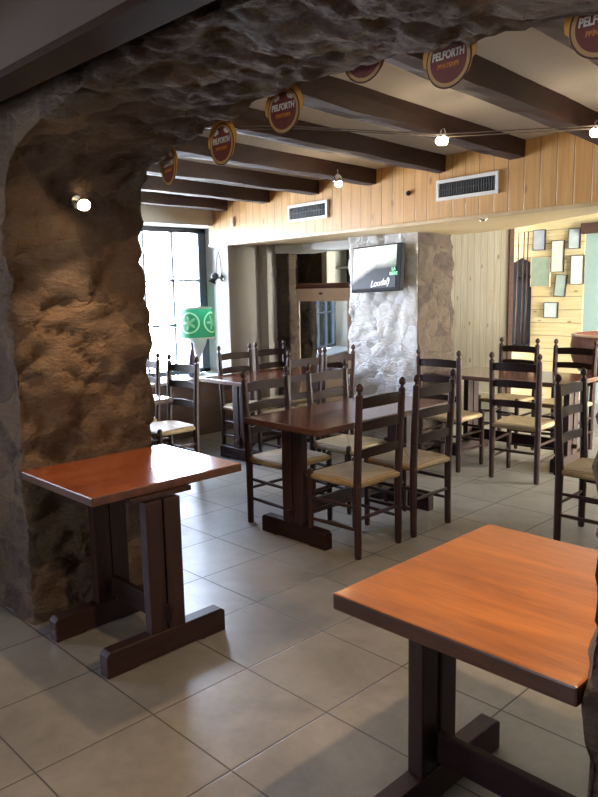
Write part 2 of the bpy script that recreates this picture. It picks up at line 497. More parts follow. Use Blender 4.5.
# window wall (west): opening y 1.9..4.16, z .6..2.17
XW, XG = -3.62, -4.02
bm = bmesh.new()
box(bm, (XG-.06, 1.0, 0), (XW, 1.9, 2.5)); box(bm, (XG-.06, 1.9, 0), (XW, 4.16, .585)); box(bm, (XG-.06, 1.9, 2.2), (XW, 4.16, 2.5))
box(bm, (XG-.06, 4.16, 0), (XW, 4.6, 2.5))
struct('wall_west', bm, M['reveal_plaster'])
bm = bmesh.new()
box(bm, (-4.1, 4.6, 0), (-3.47, 4.74, 2.5)); 
struct('wall_niche', bm, M['grey_plaster'])
boxobj('trim_1', (XW, 1.2, 0), (XW+.02, 4.16, .575), M['brown_panel'], st=True)
boxobj('trim_2', (XG+.03, 1.9, .585), (XW+.05, 4.16, .615), M['white'], .005, st=True)   # sill
boxobj('wall_return', (XW, 4.161, 0), (XW+.015, 4.6, 2.02), M['grey_plaster'], st=True)
def window(name, axis, c, a0, a1, z0, z1, va, hz, th=.05, mat='window_frame'):
    """axis: 'x' -> plane x=c spanning y ; 'y' -> plane y=c spanning x"""
    def P(a, z, d): return (c+d, a, z) if axis == 'x' else (a, c+d, z)
    bm = bmesh.new()
    def bar(a, b, z, w, d=.022): box(bm, P(a, z, -d), P(b, w, d), .003)
    bar(a0, a0+th*1.5, z0, z1, .03); bar(a1-th*2, a1, z0, z1, .03); bar(a0, a1, z0, z0+th, .03); bar(a0, a1, z1-th, z1, .03)
    for v in va: bar(v-.011, v+.011, z0, z1)
    for h in hz: bar(a0, a1, h-.011, h+.011)
    fr = struct(name, bm, M[mat])
    bm = bmesh.new(); box(bm, P(a0+.02, z0+.02, -.003), P(a1-.02, z1-.02, .003))
    finish(bm, 'window_pane', M['glass'], parent=fr)
    return fr
window('window_1', 'x', XG, 1.9, 4.16, .615, 2.2, [3.72, 3.36, 3.0, 2.64, 2.28], [1.16, 1.64])

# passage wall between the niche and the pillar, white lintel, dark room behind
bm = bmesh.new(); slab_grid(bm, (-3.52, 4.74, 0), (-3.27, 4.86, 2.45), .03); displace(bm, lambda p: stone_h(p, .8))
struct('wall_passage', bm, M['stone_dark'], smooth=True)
bm = bmesh.new(); box(bm, (-3.5, 4.72, 1.92), (-2.1, 4.98, 2.06), .02)
bmesh.ops.subdivide_edges(bm, edges=bm.edges[:], cuts=6, use_grid_fill=True)
displace(bm, lambda p: .02*noise.noise(p*4))
tag(finish(bm, 'lintel_beam', M['white'], smooth=False), 'whitewashed rough lintel beam over the passage left of the pillar', 'lintel')
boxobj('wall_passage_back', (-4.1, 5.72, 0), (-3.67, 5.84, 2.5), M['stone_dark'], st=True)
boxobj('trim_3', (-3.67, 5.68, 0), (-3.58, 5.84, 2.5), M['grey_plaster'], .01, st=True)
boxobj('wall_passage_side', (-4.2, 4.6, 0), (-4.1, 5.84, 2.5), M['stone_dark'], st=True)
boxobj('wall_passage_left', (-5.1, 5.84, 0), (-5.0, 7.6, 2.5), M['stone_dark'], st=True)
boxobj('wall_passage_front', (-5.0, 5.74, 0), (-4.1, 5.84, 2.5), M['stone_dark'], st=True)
boxobj('ceiling', (-5.1, 5.74, 2.47), (-4.1, 7.6, 2.53), M['dim_plaster'], st=True)

# stone pillar
bm = bmesh.new(); slab_grid(bm, (-2.14, 4.47, 0), (-1.33, 5.02, 2.46), .026); displace(bm, lambda p: stone_h(p, .75, .26))
# whitewashed faces; dark stone on the east face paints in its shade
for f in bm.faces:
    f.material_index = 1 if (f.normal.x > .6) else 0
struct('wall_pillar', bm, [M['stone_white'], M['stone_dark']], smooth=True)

# fascia and soffit (dropped boxed beam); runs from (-3.68,3.98) to (.69,3.5) and on
FA, FB = Vector((-3.70, 3.99, 0)), Vector((3.2, 3.24, 0))
fdir = (FB-FA).normalized(); fang = math.atan2(fdir.y, fdir.x); FL = (FB-FA).length
bm = bmesh.new(); box(bm, (0, 0, 2.0), (FL, .03, 2.47))
struct('wall_fascia', bm, M['pine_fascia'], loc=FA, rot=(0, 0, fang))
bm = bmesh.new(); box(bm, (0, -.008, 1.985), (FL, .035, 2.01), .003)
struct('trim_4', bm, M['pine_soffit'], loc=FA, rot=(0, 0, fang))
bm = bmesh.new()
def q2l(x, y):
    v = Matrix.Rotation(-fang, 3, 'Z') @ (Vector((x, y, 0))-FA); return v
poly = [(-3.70, 4.01), (3.2, 3.26), (3.2, 3.6), (2.3, 3.62), (.45, 4.12), (-.72, 4.95), (-1.5, 5.2), (-3.55, 4.78), (-3.7, 4.6)]
lo_ = [bm.verts.new(Vector((*q2l(*p).xy, 2.003))) for p in poly]; hi_ = [bm.verts.new(Vector((*q2l(*p).xy, 2.05))) for p in poly]
bm.faces.new(lo_); bm.faces.new(hi_)
for i in range(len(poly)):
    j = (i+1) % len(poly); bm.faces.new((lo_[i], lo_[j], hi_[j], hi_[i]))
struct('trim_5', bm, M['pine_soffit'], loc=FA, rot=(0, 0, fang))

# back walls
bm = bmesh.new(); box(bm, (-3.9, 7.72, 0), (-2.28, 7.80, 2.47)); struct('wall_north_pale', bm, M['pine_pale']); boxobj('shade_strip', (-2.285, 7.705, 0), (-2.266, 7.815, 2.45), M['beam'], .003, st=True)  # brown strip on the board end stands in for shade there
boxobj('baseboard_north', (-3.9, 7.70, 0), (-2.28, 7.72, .09), M['pine_pale'], .004, st=True)
bm = bmesh.new(); box(bm, (-2.9, 8.17, 0), (-1.50, 8.27, 2.47)); box(bm, (-.35, 8.17, 0), (3.2, 8.27, 2.47)); box(bm, (-1.5, 8.17, 2.2), (-.35, 8.27, 2.47))
struct('wall_north', bm, M['pine_gold'])
bm = bmesh.new(); box(bm, (-1.50, 8.19, 0), (-.35, 8.24, 2.14), .01); d1 = struct('door_1', bm, M['pale_blue'])
boxobj('trim_6', (-1.53, 8.10, 2.13), (-.32, 8.19, 2.26), M['beam_x'], .01, st=True)
# back of passage room
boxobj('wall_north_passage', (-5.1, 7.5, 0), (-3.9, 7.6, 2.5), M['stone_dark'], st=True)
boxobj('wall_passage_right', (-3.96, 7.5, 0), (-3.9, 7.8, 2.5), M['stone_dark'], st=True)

# east wall with windows
XE = 3.1
bm = bmesh.new()
box(bm, (XE, 1.0, 0), (XE+.2, 5.3, 2.5)); box(bm, (XE, 7.9, 0), (XE+.2, 8.27, 2.5)); box(bm, (XE, 5.3, 0), (XE+.2, 7.9, .35)); box(bm, (XE, 5.3, 2.1), (XE+.2, 7.9, 2.5))
struct('wall_east', bm, M['reveal_plaster'])
window('window_2', 'x', XE+.12, 5.3, 7.9, .35, 2.1, [6.17, 7.03], [1.45])
# near room
bm = bmesh.new()
box(bm, (-4.1, -4.4, 0), (-3.9, -2.6, 2.5)); box(bm, (-4.1, -1.4, 0), (-3.9, .6, 2.5)); box(bm, (-4.1, -2.6, 0), (-3.9, -1.4, .9)); box(bm, (-4.1, -2.6, 2.15), (-3.9, -1.4, 2.5))
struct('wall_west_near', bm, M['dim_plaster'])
window('window_3', 'x', -4.0, -2.6, -1.4, .9, 2.15, [-2.0], [1.5])
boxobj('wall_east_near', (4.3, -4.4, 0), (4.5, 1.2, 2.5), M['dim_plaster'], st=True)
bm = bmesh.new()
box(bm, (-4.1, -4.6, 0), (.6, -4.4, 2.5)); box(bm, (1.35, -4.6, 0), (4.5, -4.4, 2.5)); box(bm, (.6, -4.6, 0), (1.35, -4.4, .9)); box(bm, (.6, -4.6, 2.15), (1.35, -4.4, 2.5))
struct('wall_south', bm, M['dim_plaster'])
window('fill_window', 'y', -4.5, .6, 1.35, .9, 2.15, [.98], [1.5])  # unseen opening behind the camera, added for fill light

# ------------------------------------------------------------------ ceiling beams
def wobble_beam(name, a, b, w, h, zt, label, mat, group=None, seed=0):
    """beam with top at zt from a to b (xy)"""
    a = Vector((*a, 0)); b = Vector((*b, 0)); d = b-a; L = d.length
    n = max(6, int(L/.09)); bm = bmesh.new(); rings = []
    for i in range(n+1):
        y = L*i/n; r = []
        for sx, sz in ((-1, 0), (-1, -.5), (-.96, -1), (0, -1.02), (.96, -1), (1, -.5), (1, 0)):
            p = Vector((sx*w/2, y, sz*h))
            k = Vector((sx*3+seed*7, y*2.2, sz*3))
            k2 = Vector((sx*3+seed*7, y*9, sz*3))
            jit = .010*noise.noise(k)+.004*noise.noise(k2)
            p.x += jit*(1 if sx > 0 else -1)*(abs(sx) > .5); p.z += (.012*noise.noise(k+Vector((9, 9, 9)))+.004*noise.noise(k2))*(sz < -.4)
            r.append(bm.verts.new(p))
        rings.append(r)
    m = len(rings[0])
    for p, q in zip(rings, rings[1:]):
        for k in range(m): bm.faces.new((p[k], p[(k+1) % m], q[(k+1) % m], q[k]))
    bm.faces.new(rings[0]); bm.faces.new(rings[-1])
    o = finish(bm, name, mat, loc=(a.x, a.y, zt), rot=(0, 0, math.atan2(d.y, d.x)-PI/2))
    return tag(o, label, 'beam', group)
zb = 2.335
# left bottom edges met the fascia at these x; beam runs towards the arch
ends = [(1.22, 'first dark ceiling beam, running above the two rightmost round signs'),
        (.66, 'second dark ceiling beam, ending right of the wider wall vent'),
        (.05, 'third dark ceiling beam, ending just above the wider white wall vent'),
        (-.60, 'fourth dark ceiling beam, ending above the small dark knob on the pine boards'),
        (-1.30, 'fifth dark ceiling beam, ending just right of the lit hanging bulb'),
        (-2.00, 'sixth dark ceiling beam, ending above the narrower white wall vent'),
        (-2.72, 'seventh dark ceiling beam, ending left of the narrower white wall vent'),
        (-3.45, 'eighth ceiling beam, pale edged, closest to the tall window')]
for i, (x, lab) in enumerate(ends):
    ye = FA.y + (x-FA.x)*(FB.y-FA.y)/(FB.x-FA.x)
    x2 = x + (ye-1.1)*math.tan(R(4.6))
    wobble_beam('ceiling_beam', (x2+.065, 1.08), (x+.065, ye), .115, .115, 2.452, lab, M['beam'], 'ceiling beams of the dining room', i)
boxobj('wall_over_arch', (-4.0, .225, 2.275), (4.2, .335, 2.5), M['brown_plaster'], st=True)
bm = bmesh.new(); box(bm, (-4.0, .215, 2.25), (4.2, .345, 2.275), .004)
M['lintel'] = simple('nearly_black_lintel_wood', hexc('2c1a12'), .8, spec=.1, var=.3)
tag(finish(bm, 'lintel_beam', M['lintel']), 'long dark lintel beam in front of the stone arch, upper left corner', 'beam')
wobble_beam('ceiling_beam', (-.55, -4.3), (-.55, .23), .18, .16, 2.50, 'dark ceiling beam of the near room meeting the lintel at the top left corner', M['beam'], None, 11)

# ------------------------------------------------------------------ tables
def table(name, label, x0, x1, y0, y1, topmat, foot_axis, foot_pos, foot_len=.56, thick=.038, group=None, cx=None):
    """foot_axis 'y': foot bars lie along y, at x positions foot_pos; 'x': bars along x at y positions"""
    c = ((x0+x1)/2, (y0+y1)/2)
    t = empty(name, label, 'table', (c[0], c[1], 0), 0, group)
    hx, hy = (x1-x0)/2, (y1-y0)/2
    bm = bmesh.new(); box(bm, (-hx, -hy, .75-thick), (hx, hy, .75), .006, 0)
    for f in bm.faces: f.material_index = 0 if f.normal.z > .3 else 1
    bm.normal_update()
    for f in bm.faces: f.material_index = 0 if f.normal.z > .3 else 1
    finish(bm, 'tabletop', [topmat, M['edge']], parent=t)
    cc = cx if cx is not None else 0
    def P(u, v, z):   # u along foot bar, v across
        return (v, u, z) if foot_axis == 'y' else (u, v, z)
    zt = .75-thick
    dm = M['dark_wood_y'] if foot_axis == 'y' else M['dark_wood_x']
    om = M['dark_wood_x'] if foot_axis == 'y' else M['dark_wood_y']
    for k, v in enumerate(foot_pos):
        v = v - (c[0] if foot_axis == 'y' else c[1])
        bm = bmesh.new()
        # bar with sloped shoulders and a shallow cut-out below
        L = foot_len/2; w = .031
        pts = [(-L, 0), (-L+.13, 0), (-L+.16, .012), (L-.16, .012), (L-.13, 0), (L, 0), (L, .095), (L-.02, .11), (-L+.02, .11), (-L, .095)]
        A = [bm.verts.new(P(cc+p[0], v-w, p[1])) for p in pts]; B = [bm.verts.new(P(cc+p[0], v+w, p[1])) for p in pts]
        bm.faces.new(A); bm.faces.new(B)
        for i in range(len(pts)):
            j = (i+1) % len(pts); bm.faces.new((A[i], A[j], B[j], B[i]))
        bmesh.ops.bevel(bm, geom=bm.edges[:], offset=.003, segments=1, affect='EDGES')
        finish(bm, 'foot_bar', dm, parent=t)
        for s in (-1, 1):
            bm = bmesh.new(); lo = P(cc+(s*.003 if s > 0 else -.083), v-.026+ (.006 if s > 0 else 0), .108); hi = P(cc+(.083 if s > 0 else -.003), v+.026+(.006 if s > 0 else 0), zt-.03)
            box(bm, lo, hi, .006); finish(bm, 'post_board', M['dark_wood'], parent=t)
        bm = bmesh.new(); box(bm, P(cc-foot_len/2+.15, v-.022, zt-.022), P(cc+foot_len/2-.15, v+.022, zt), .004)
        finish(bm, 'support_batten', dm, parent=t)
        # wedge peg outside
        sgn = -1 if k == 0 else 1
        bm = bmesh.new(); box(bm, P(cc-.012, v+sgn*.05-.02, .165), P(cc+.012, v+sgn*.05+.02, .20), .003); finish(bm, 'wedge_peg', M['dark_wood'], parent=t)
    v0, v1 = [v-(c[0] if foot_axis == 'y' else c[1]) for v in (min(foot_pos), max(foot_pos))]
    bm = bmesh.new(); box(bm, P(cc-.014, v0-.03, .13), P(cc+.014, v1+.03, .225), .004); finish(bm, 'stretcher', om, parent=t)
    return t

table('small_table', 'small square red-brown varnished table against the left side of the stone arch', -.545, .09, .45, 1.205, M['top_red'], 'y', [-.36, .085], .60, cx=-.07)
table('small_table', 'small square orange-brown varnished table in the foreground at the right', 1.37, 2.03, .44, 1.205, M['top_orange'], 'y', [1.43, 1.985], .70, .045, cx=-.02)
table('dining_table', 'long dark brown trestle table in the centre of the room with shiny top', -.825, -.175, 1.985, 3.32, M['top_dark'], 'x', [2.12, 3.15], cx=-.015)
table('dining_table', 'long dark trestle table between the window wall and the white stone pillar', -2.70, -2.05, 3.06, 4.38, M['top_dark'], 'x', [3.25, 4.2])
table('dining_table', 'long dark trestle table turned sideways at the back right, before the pale pine wall', -1.22, .02, 4.57, 5.27, M['top_dark'], 'y', [-1.05, -.09])
table('dining_table', 'table seen only as a bright corner right behind the left pillar, by the window', -3.15, -1.87, 1.50, 2.19, M['top_dark'], 'y', [-3.0, -2.05])

# ------------------------------------------------------------------ chairs
def make_chair(label, loc, rz, group):
    t = empty('ladder_back_chair', label, 'chair', loc, rz, group)
    W, D = .185, .36
    for s in (-1, 1):
        bm = bmesh.new()
        xs = s*W
        secs = [((xs, 0, 0), .0185), ((xs, 0, .02), .021), ((xs, .002, .45), .0245), ((xs+s*.003, -.010, .70), .0235), ((xs+s*.006, -.022, .945), .021),
                ((xs+s*.006, -.0225, .957), .010), ((xs+s*.006, -.023, .966), .010), ((xs+s*.006, -.0235, .972), .018), ((xs+s*.006, -.024, .986), .022),
                ((xs+s*.006, -.0245, 1.000), .019), ((xs+s*.006, -.025, 1.009), .011), ((xs+s*.006, -.025, 1.015), .004)]
        ring_loft(bm, secs, 8)
        finish(bm, 'rear_leg', M['dark_wood'], parent=t, smooth=False)
        bm = bmesh.new()
        ring_loft(bm, [((s*.2, D, 0), .0155), ((s*.2, D, .02), .018), ((s*.2, D, .44), .0205), ((s*.2, D, .465), .019), ((s*.2, D, .475), .012)], 8)
        finish(bm, 'front_leg', M['dark_wood'], parent=t)
    # slats: curved ladder rungs
    for z, h, yb in ((.898, .058, -.020), (.766, .050, -.013), (.610, .048, -.007)):
        bm = bmesh.new(); n = 10; rows = []
        for i in range(n+1):
            u = -1+2*i/n; x = u*(W+.002); bow = -.018*(1-u*u); arch = .010*(1-u*u)
            rows.append([bm.verts.new((x, yb+bow+dy, z+dz+(arch if dz > 0 else arch*.3))) for dy, dz in ((-.006, -h/2), (.006, -h/2), (.006, h/2), (-.006, h/2))])
        for a, b in zip(rows, rows[1:]):
            for k in range(4): bm.faces.new((a[k], a[(k+1) % 4], b[(k+1) % 4], b[k]))
        bm.faces.new(rows[0]); bm.faces.new(rows[-1])
        finish(bm, 'back_slat', M['dark_wood_x'], parent=t)
    # rungs
    def rung(a, b): 
        bm = bmesh.new(); a = Vector(a); b = Vector(b)
        ring_loft(bm, [(a, .009), (a.lerp(b, .5), .0115), (b, .009)], 8); finish(bm, 'rung', M['dark_wood'], parent=t)
    for z in (.17, .30):
        for s in (-1, 1): rung((s*W, 0, z), (s*.2, D, z))
    rung((-.2, D, .21), (.2, D, .21)); rung((-.2, D, .33), (.2, D, .33)); rung((-W, 0, .235), (W, 0, .235))
    # rush seat: trapezoid cushion-thick woven panel, four triangles meeting in seams
    bm = bmesh.new(); N = 20; top = []; bot = []
    for i in range(N+1):
        v = -1+2*i/N; rt_, rb_ = [], []
        for j in range(N+1):
            u = -1+2*j/N
            wy = D/2 + v*(D/2+.020); hw = (W + (.2-W)*(v+1)/2)+.012
            x = u*hw; edge = max(abs(u), abs(v))
            sag = .012*edge**3 - .004*(1-abs(abs(u)-abs(v)))*edge
            rnd = -.014*max(0, (edge-.9)/.1)**2
            rt_.append(bm.verts.new((x, wy, .448+sag+rnd)))
            rb_.append(bm.verts.new((x, wy, .412-.3*sag-rnd*.9)))
        top.append(rt_); bot.append(rb_)
    for i in range(N):
        for j in range(N):
            bm.faces.new((top[i][j], top[i][j+1], top[i+1][j+1], top[i+1][j])); bm.faces.new((bot[i][j], bot[i+1][j], bot[i+1][j+1], bot[i][j+1]))
    for k in range(N):
        for a, b in (((0, k), (0, k+1)), ((N, k), (N, k+1)), ((k, 0), (k+1, 0)), ((k, N), (k+1, N))):
            bm.faces.new((top[a[0]][a[1]], top[b[0]][b[1]], bot[b[0]][b[1]], bot[a[0]][a[1]]))
    # notch clearance for the rear posts is covered by the weave
    finish(bm, 'seat', M['rush'], parent=t, smooth=True)
    return t
H = PI/2
chairs = [
 ('rush-seated chair at the near right side of the central table', -.01, 2.31, H, 0),
 ('rush-seated chair at the far right side of the central table', -.005, 2.825, H, 0),
 ('rush-seated chair at the near left side of the central table', -.975, 2.335, -H, 0),
 ('rush-seated chair at the far left side of the central table', -.965, 2.92, -H, 0),
 ('rush-seated chair seen against the bright window reveal, right of the green lamp', -2.79, 3.56, -H, 1),
 ('rush-seated chair seen against the grey plaster wall, beside the bright reveal', -2.79, 4.02, -H, 1),
 ('rush-seated chair in front of the left half of the glass cabinet', -1.85, 3.53, H, 1),
 ('rush-seated chair beside the left edge of the white stone pillar', -1.85, 3.97, H, 1),
 ('rush-seated chair in front of the dark side of the stone pillar', -.865, 4.15, R(3), 2),
 ('rush-seated chair on the near side of the back table, right one of two', -.21, 4.22, R(6), 2),
 ('rush-seated chair on the far side of the back table, below the cue rack', -.97, 5.62, PI, 2),
 ('rush-seated chair in front of the brown wooden tub', -.42, 5.66, PI, 2),
 ('rush-seated chair at the right picture edge, facing right behind the orange-brown table', .67, 3.33, -H+R(3), 3),
 ('rush-seated chair below the window, whole back visible left of the green lamp', -2.32, 2.58, PI, 4),
 ('rush-seated chair mostly hidden by the left stone pillar, one post showing', -2.87, 2.58, PI, 4)]
groups = ['chairs around the central table', 'chairs around the table by the pillar', 'chairs around the back table', None, 'chairs at the table by the window']
proto = None
for lab, x, y, rz, g_ in chairs:
    if proto is None: proto = make_chair(lab, (x, y, 0), rz, groups[g_])
    else:
        c = copy_tree(proto, (x, y, 0), rz, lab, groups[g_])
        if groups[g_] is None and 'group' in c: del c['group']

# ------------------------------------------------------------------ signs
def text_mesh(txt, size, depth=.0006, shear=0.0, bold=.0):
    cu = bpy.data.curves.new('t', 'FONT'); cu.body = txt; cu.size = size; cu.extrude = depth; cu.align_x = 'CENTER'; cu.align_y = 'CENTER'; cu.shear = shear; cu.offset = bold
    o = bpy.data.objects.new('t', cu); C.objects.link(o)
    dg = bpy.context.evaluated_depsgraph_get(); me = bpy.data.meshes.new_from_object(o.evaluated_get(dg))
    bpy.data.objects.remove(o); bpy.data.curves.remove(cu)
    return me
def text_obj(name, txt, size, mat, parent, loc, rot=(PI/2, 0, 0), shear=.0, bold=0.0, sx=1.0, depth=.0006):
    me = text_mesh(txt, size, depth, shear, bold); me.materials.clear(); me.materials.append(mat)
    o = bpy.data.objects.new(name, me); C.objects.link(o); o.parent = parent; o.location = loc; o.rotation_euler = rot; o.scale = (sx, 1, 1)
    return o
def disc(bm, r, y0, y1, n=40, f=lambda a: 1.0, cx=0, cz=0):
    A = [bm.verts.new((cx+r*f(2*PI*k/n)*math.cos(2*PI*k/n), y0, cz+r*f(2*PI*k/n)*math.sin(2*PI*k/n))) for k in range(n)]
    B = [bm.verts.new((v.co.x, y1, v.co.z)) for v in A]
    bm.faces.new(A); bm.faces.new(B)
    for k in range(n): bm.faces.new((A[k], A[(k+1) % n], B[(k+1) % n], B[k]))
def make_sign(label, loc, rz):
    t = empty('hanging_sign', label, 'sign', loc, rz, 'round beer signs hanging along the stone arch')
    bm = bmesh.new()
    # amber shield-like board behind the round emblem, wider at the shoulders
    def shp(a):
        s, c = math.sin(a), math.cos(a)
        return 1.0 + .13*abs(c)*(1 if s > -.2 else .2) + .10*max(0, s)**4 + .02*math.sin(7*a)
    disc(bm, .100, -.002, .002, 48, shp); finish(bm, 'backing_board', M['sign_yellow'], parent=t)
    bm = bmesh.new(); disc(bm, .0965, -.0032, -.0018, 48, cz=-.012); finish(bm, 'outer_ring', M['sign_brown'], parent=t)
    bm = bmesh.new(); disc(bm, .0905, -.0042, -.003, 48, cz=-.012); finish(bm, 'cream_ring', M['sign_cream'], parent=t)
    bm = bmesh.new(); disc(bm, .0775, -.0052, -.004, 48, cz=-.012); finish(bm, 'field', M['sign_red'], parent=t)
    text_obj('brand_lettering', 'PELFORTH', .036, M['sign_white'], t, (0, -.0062, .004), bold=.0012, sx=.80, shear=.12)
    text_obj('variety_lettering', 'PRINTEMPS', .022, M['sign_orange'], t, (0, -.0062, -.032), bold=.0008, sx=.82, shear=.12)
    # small barrel-and-hop emblem above the name
    bm = bmesh.new()
    for x_, z_, r_ in ((.040, .044, .010), (.052, .038, .008), (.030, .050, .007), (-.030, .046, .011), (-.044, .038, .008)):
        disc(bm, r_, -.0066, -.005, 12, cx=x_, cz=z_)
    finish(bm, 'emblem', M['sign_white'], parent=t)
    bm = bmesh.new(); tube(bm, [(-.02, 0, .09), (-.012, -.004, .12), (0, 0, .16)], .0015, 5); tube(bm, [(.02, 0, .085), (.015, -.004, .12), (0, 0, .16)], .0015, 5)
    finish(bm, 'string', M['string'], parent=t)
    return t
sg = make_sign('leftmost round beer sign, nearest to the left stone pillar', (-.43, 1.24, 2.14), R(-12)); sg.scale = (.93,)*3
for lab, x, z, rz in (('second round beer sign from the left along the arch', .005, 2.185, -3),
                      ('third round beer sign from the left along the arch', .405, 2.255, 2),
                      ('round beer sign almost hidden behind the arch edge, only its lower rim showing', .83, 2.365, 5),
                      ('round beer sign with readable name in front of the second ceiling beam', 1.19, 2.275, -2),
                      ('rightmost round beer sign, cut off by the right picture edge', 1.69, 2.255, 4)):
    copy_tree(sg, (x-.02, 1.24, z), R(rz), lab).scale = (.93,)*3

# ------------------------------------------------------------------ lamps
def add_point(name, loc, energy, col, r=.03, typ='POINT', **k):
    l = bpy.data.lights.new(name, typ); l.energy = energy; l.color = col; l.shadow_soft_size = r
    for a, v in k.items(): setattr(l, a, v)
    o = bpy.data.objects.new(name, l); C.objects.link(o); o.location = loc; return o
WARM = (1, .70, .40)
def wall_spot(label, wallx, y, z, s, energy):
    """small clip spot on an arch jamb; s=+1: wall to the left (bulb points +x)"""
    t = empty('wall_spotlight', label, 'lamp', (wallx, y, z))
    bm = bmesh.new(); ring_loft(bm, [((0, 0, 0), .03), ((s*.02, 0, 0), .03)], 14); finish(bm, 'base', M['chrome'], parent=t)
    bm = bmesh.new(); tube(bm, [(s*.02, 0, 0), (s*.05, 0, .01), (s*.07, 0, .0)], .006, 8); finish(bm, 'arm', M['chrome'], parent=t)
    bm = bmesh.new()
    ax = Vector((s*.7, -.25, -.55)).normalized(); b0 = Vector((s*.07, 0, 0))
    ring_loft(bm, [(b0-ax*.02, .012), (b0, .018), (b0+ax*.035, .028)], 14, cap=False); finish(bm, 'cowl', M['chrome'], parent=t)
    bm = bmesh.new(); bmesh.ops.create_uvsphere(bm, u_segments=14, v_segments=10, radius=.024, matrix=Matrix.Translation(b0+ax*.03)); finish(bm, 'bulb', M['bulb'], parent=t, smooth=True)
    p = Vector((wallx, y, z))+b0+ax*.085
    l = add_point('jamb_light', p, energy, WARM, .025, 'SPOT', spot_size=R(128), spot_blend=.55)
    l.rotation_euler = Vector((s*.50, -.05, -.8)).to_track_quat('-Z', 'Y').to_euler()
wall_spot('lit wall spotlight on the left stone pillar of the arch', -.55, .80, 1.945, 1, 48)
wall_spot('lit wall spotlight on the right side of the arch, outside the picture', 2.02, .80, 1.96, -1, 115)

# hanging bulb on a beam
t = empty('hanging_lamp', 'small lit hanging bulb in front of the narrower pine wall vent', 'lamp', (-.86, 2.92, 2.33))
bm = bmesh.new(); tube(bm, [(0, 0, 0), (0, 0, -.035)], .004); finish(bm, 'rod', M['chrome'], parent=t)
bm = bmesh.new(); lathe(bm, [(.008, -.03), (.024, -.045), (.03, -.075), (.026, -.085)], 16); finish(bm, 'holder', M['chrome'], parent=t, smooth=True)
bm = bmesh.new(); bmesh.ops.create_uvsphere(bm, u_segments=14, v_segments=10, radius=.026, matrix=Matrix.Translation((.006, 0, -.092))); finish(bm, 'bulb', M['bulb_cool'], parent=t, smooth=True)
add_point('hanging_light', (-.86, 2.92, 2.19), 3, WARM, .03)
# cable spots
def cable_spot(label, x, y, z, e):
    t = empty('cable_spotlight', label, 'lamp', (x, y, z))
    bm = bmesh.new()
    ring_loft(bm, [((-.03, 0, -.018), .012), ((-.02, 0, -.018), .02), ((.02, 0, -.022), .022), ((.028, 0, -.022), .014)], 14); finish(bm, 'bulb', M['bulb_cool'], parent=t, smooth=True)
    bm = bmesh.new(); tube(bm, [(-.02, 0, 0), (-.005, 0, .035), (.012, 0, .035), (.025, 0, -.002)], .004); lathe(bm, [(.014, -.004), (.018, .006), (.010, .016)], 12); finish(bm, 'clamp', M['chrome'], parent=t)
    bm = bmesh.new(); tube(bm, [(.02, 0, 0), (.045, 0, -.012)], .004); finish(bm, 'arm', M['chrome'], parent=t)
    add_point('cable_light', (x, y, z-.06), e, WARM, .03)
cable_spot('lit cable spotlight above the wider vent, in the middle of the ceiling', .44, 2.26, 2.262, 3)
cable_spot('lit cable spotlight at the right picture edge', 1.03, 2.68, 2.262, 3)
for lab, off in (('thin grey cable under the beams, nearer of the two', 0.0), ('thin grey cable under the beams, farther of the two', .09)):
    bm = bmesh.new(); tube(bm, [(-.45, 1.2+off, 2.31), (.0, 1.62+off, 2.30), (.44, 2.22+off, 2.268), (1.03, 2.64+off, 2.268), (1.9, 3.22+off, 2.30)], .0028, 5)
    tag(finish(bm, 'lamp_cable', M['cable']), lab, 'cable', 'lamp cables under the beams')

# wall lamp on the window reveal
t = empty('wall_spotlight', 'grey unlit spotlight on the bright right reveal of the tall window', 'lamp', (-3.70, 4.158, 1.66))
bm = bmesh.new(); ring_loft(bm, [((0, 0, 0), .03), ((0, -.015, 0), .03)], 14); finish(bm, 'base', M['chrome'], parent=t)
bm = bmesh.new(); tube(bm, [(0, -.012, 0), (-.05, -.05, .01)], .012, 8); finish(bm, 'arm', M['chrome'], parent=t)
bm = bmesh.new(); ring_loft(bm, [((-.06, -.04, .05), .03), ((-.08, -.06, .01), .042), ((-.10, -.075, -.045), .045)], 16); finish(bm, 'cowl', M['vent_dark'], parent=t)
bm = bmesh.new(); tube(bm, [(-.09, -.01, .03), (-.10, -.008, .12), (-.085, -.006, .22), (-.06, -.006, .28), (-.035, -.006, .22), (-.02, -.008, .10), (-.01, -.01, .03)], .004, 6); finish(bm, 'wire', M['cable'], parent=t)

# green lamp on the sill
t = empty('table_lamp', 'green shaded table lamp with pale ring emblems standing on the window sill', 'lamp', (-3.80, 3.86, .616))
bm = bmesh.new(); lathe(bm, [(.07, 0), (.07, .008), (.02, .02), (.012, .04), (.012, .14), (.02, .19), (.05, .26), (.085, .33), (.11, .41)], 24, cap=True); finish(bm, 'base', M['lamp_white'], parent=t, smooth=True)
bm = bmesh.new(); lathe(bm, [(.19, .41), (.165, .73)], 36, cap=False); finish(bm, 'lamp_shade', M['shade'], parent=t, smooth=True)
bm = bmesh.new(); lathe(bm, [(.191, .405), (.193, .412), (.190, .419)], 36, cap=False); finish(bm, 'lower_trim', M['white'], parent=t)
bm = bmesh.new(); lathe(bm, [(.166, .722), (.168, .73), (.165, .738)], 36, cap=False); finish(bm, 'upper_trim', M['white'], parent=t)
bm = bmesh.new(); lathe(bm, [(.035, 0), (.05, .02), (.052, .12), (.04, .20), (.014, .30), (.013, .36), (.016, .365)], 20)
tag(finish(bm, 'glass_bottle', simple('dim_bottle_glass', hexc('565064'), .1), loc=(-3.72, 3.72, .616), smooth=True), 'slim dark bottle on the sill just left of the green lamp', 'bottle')

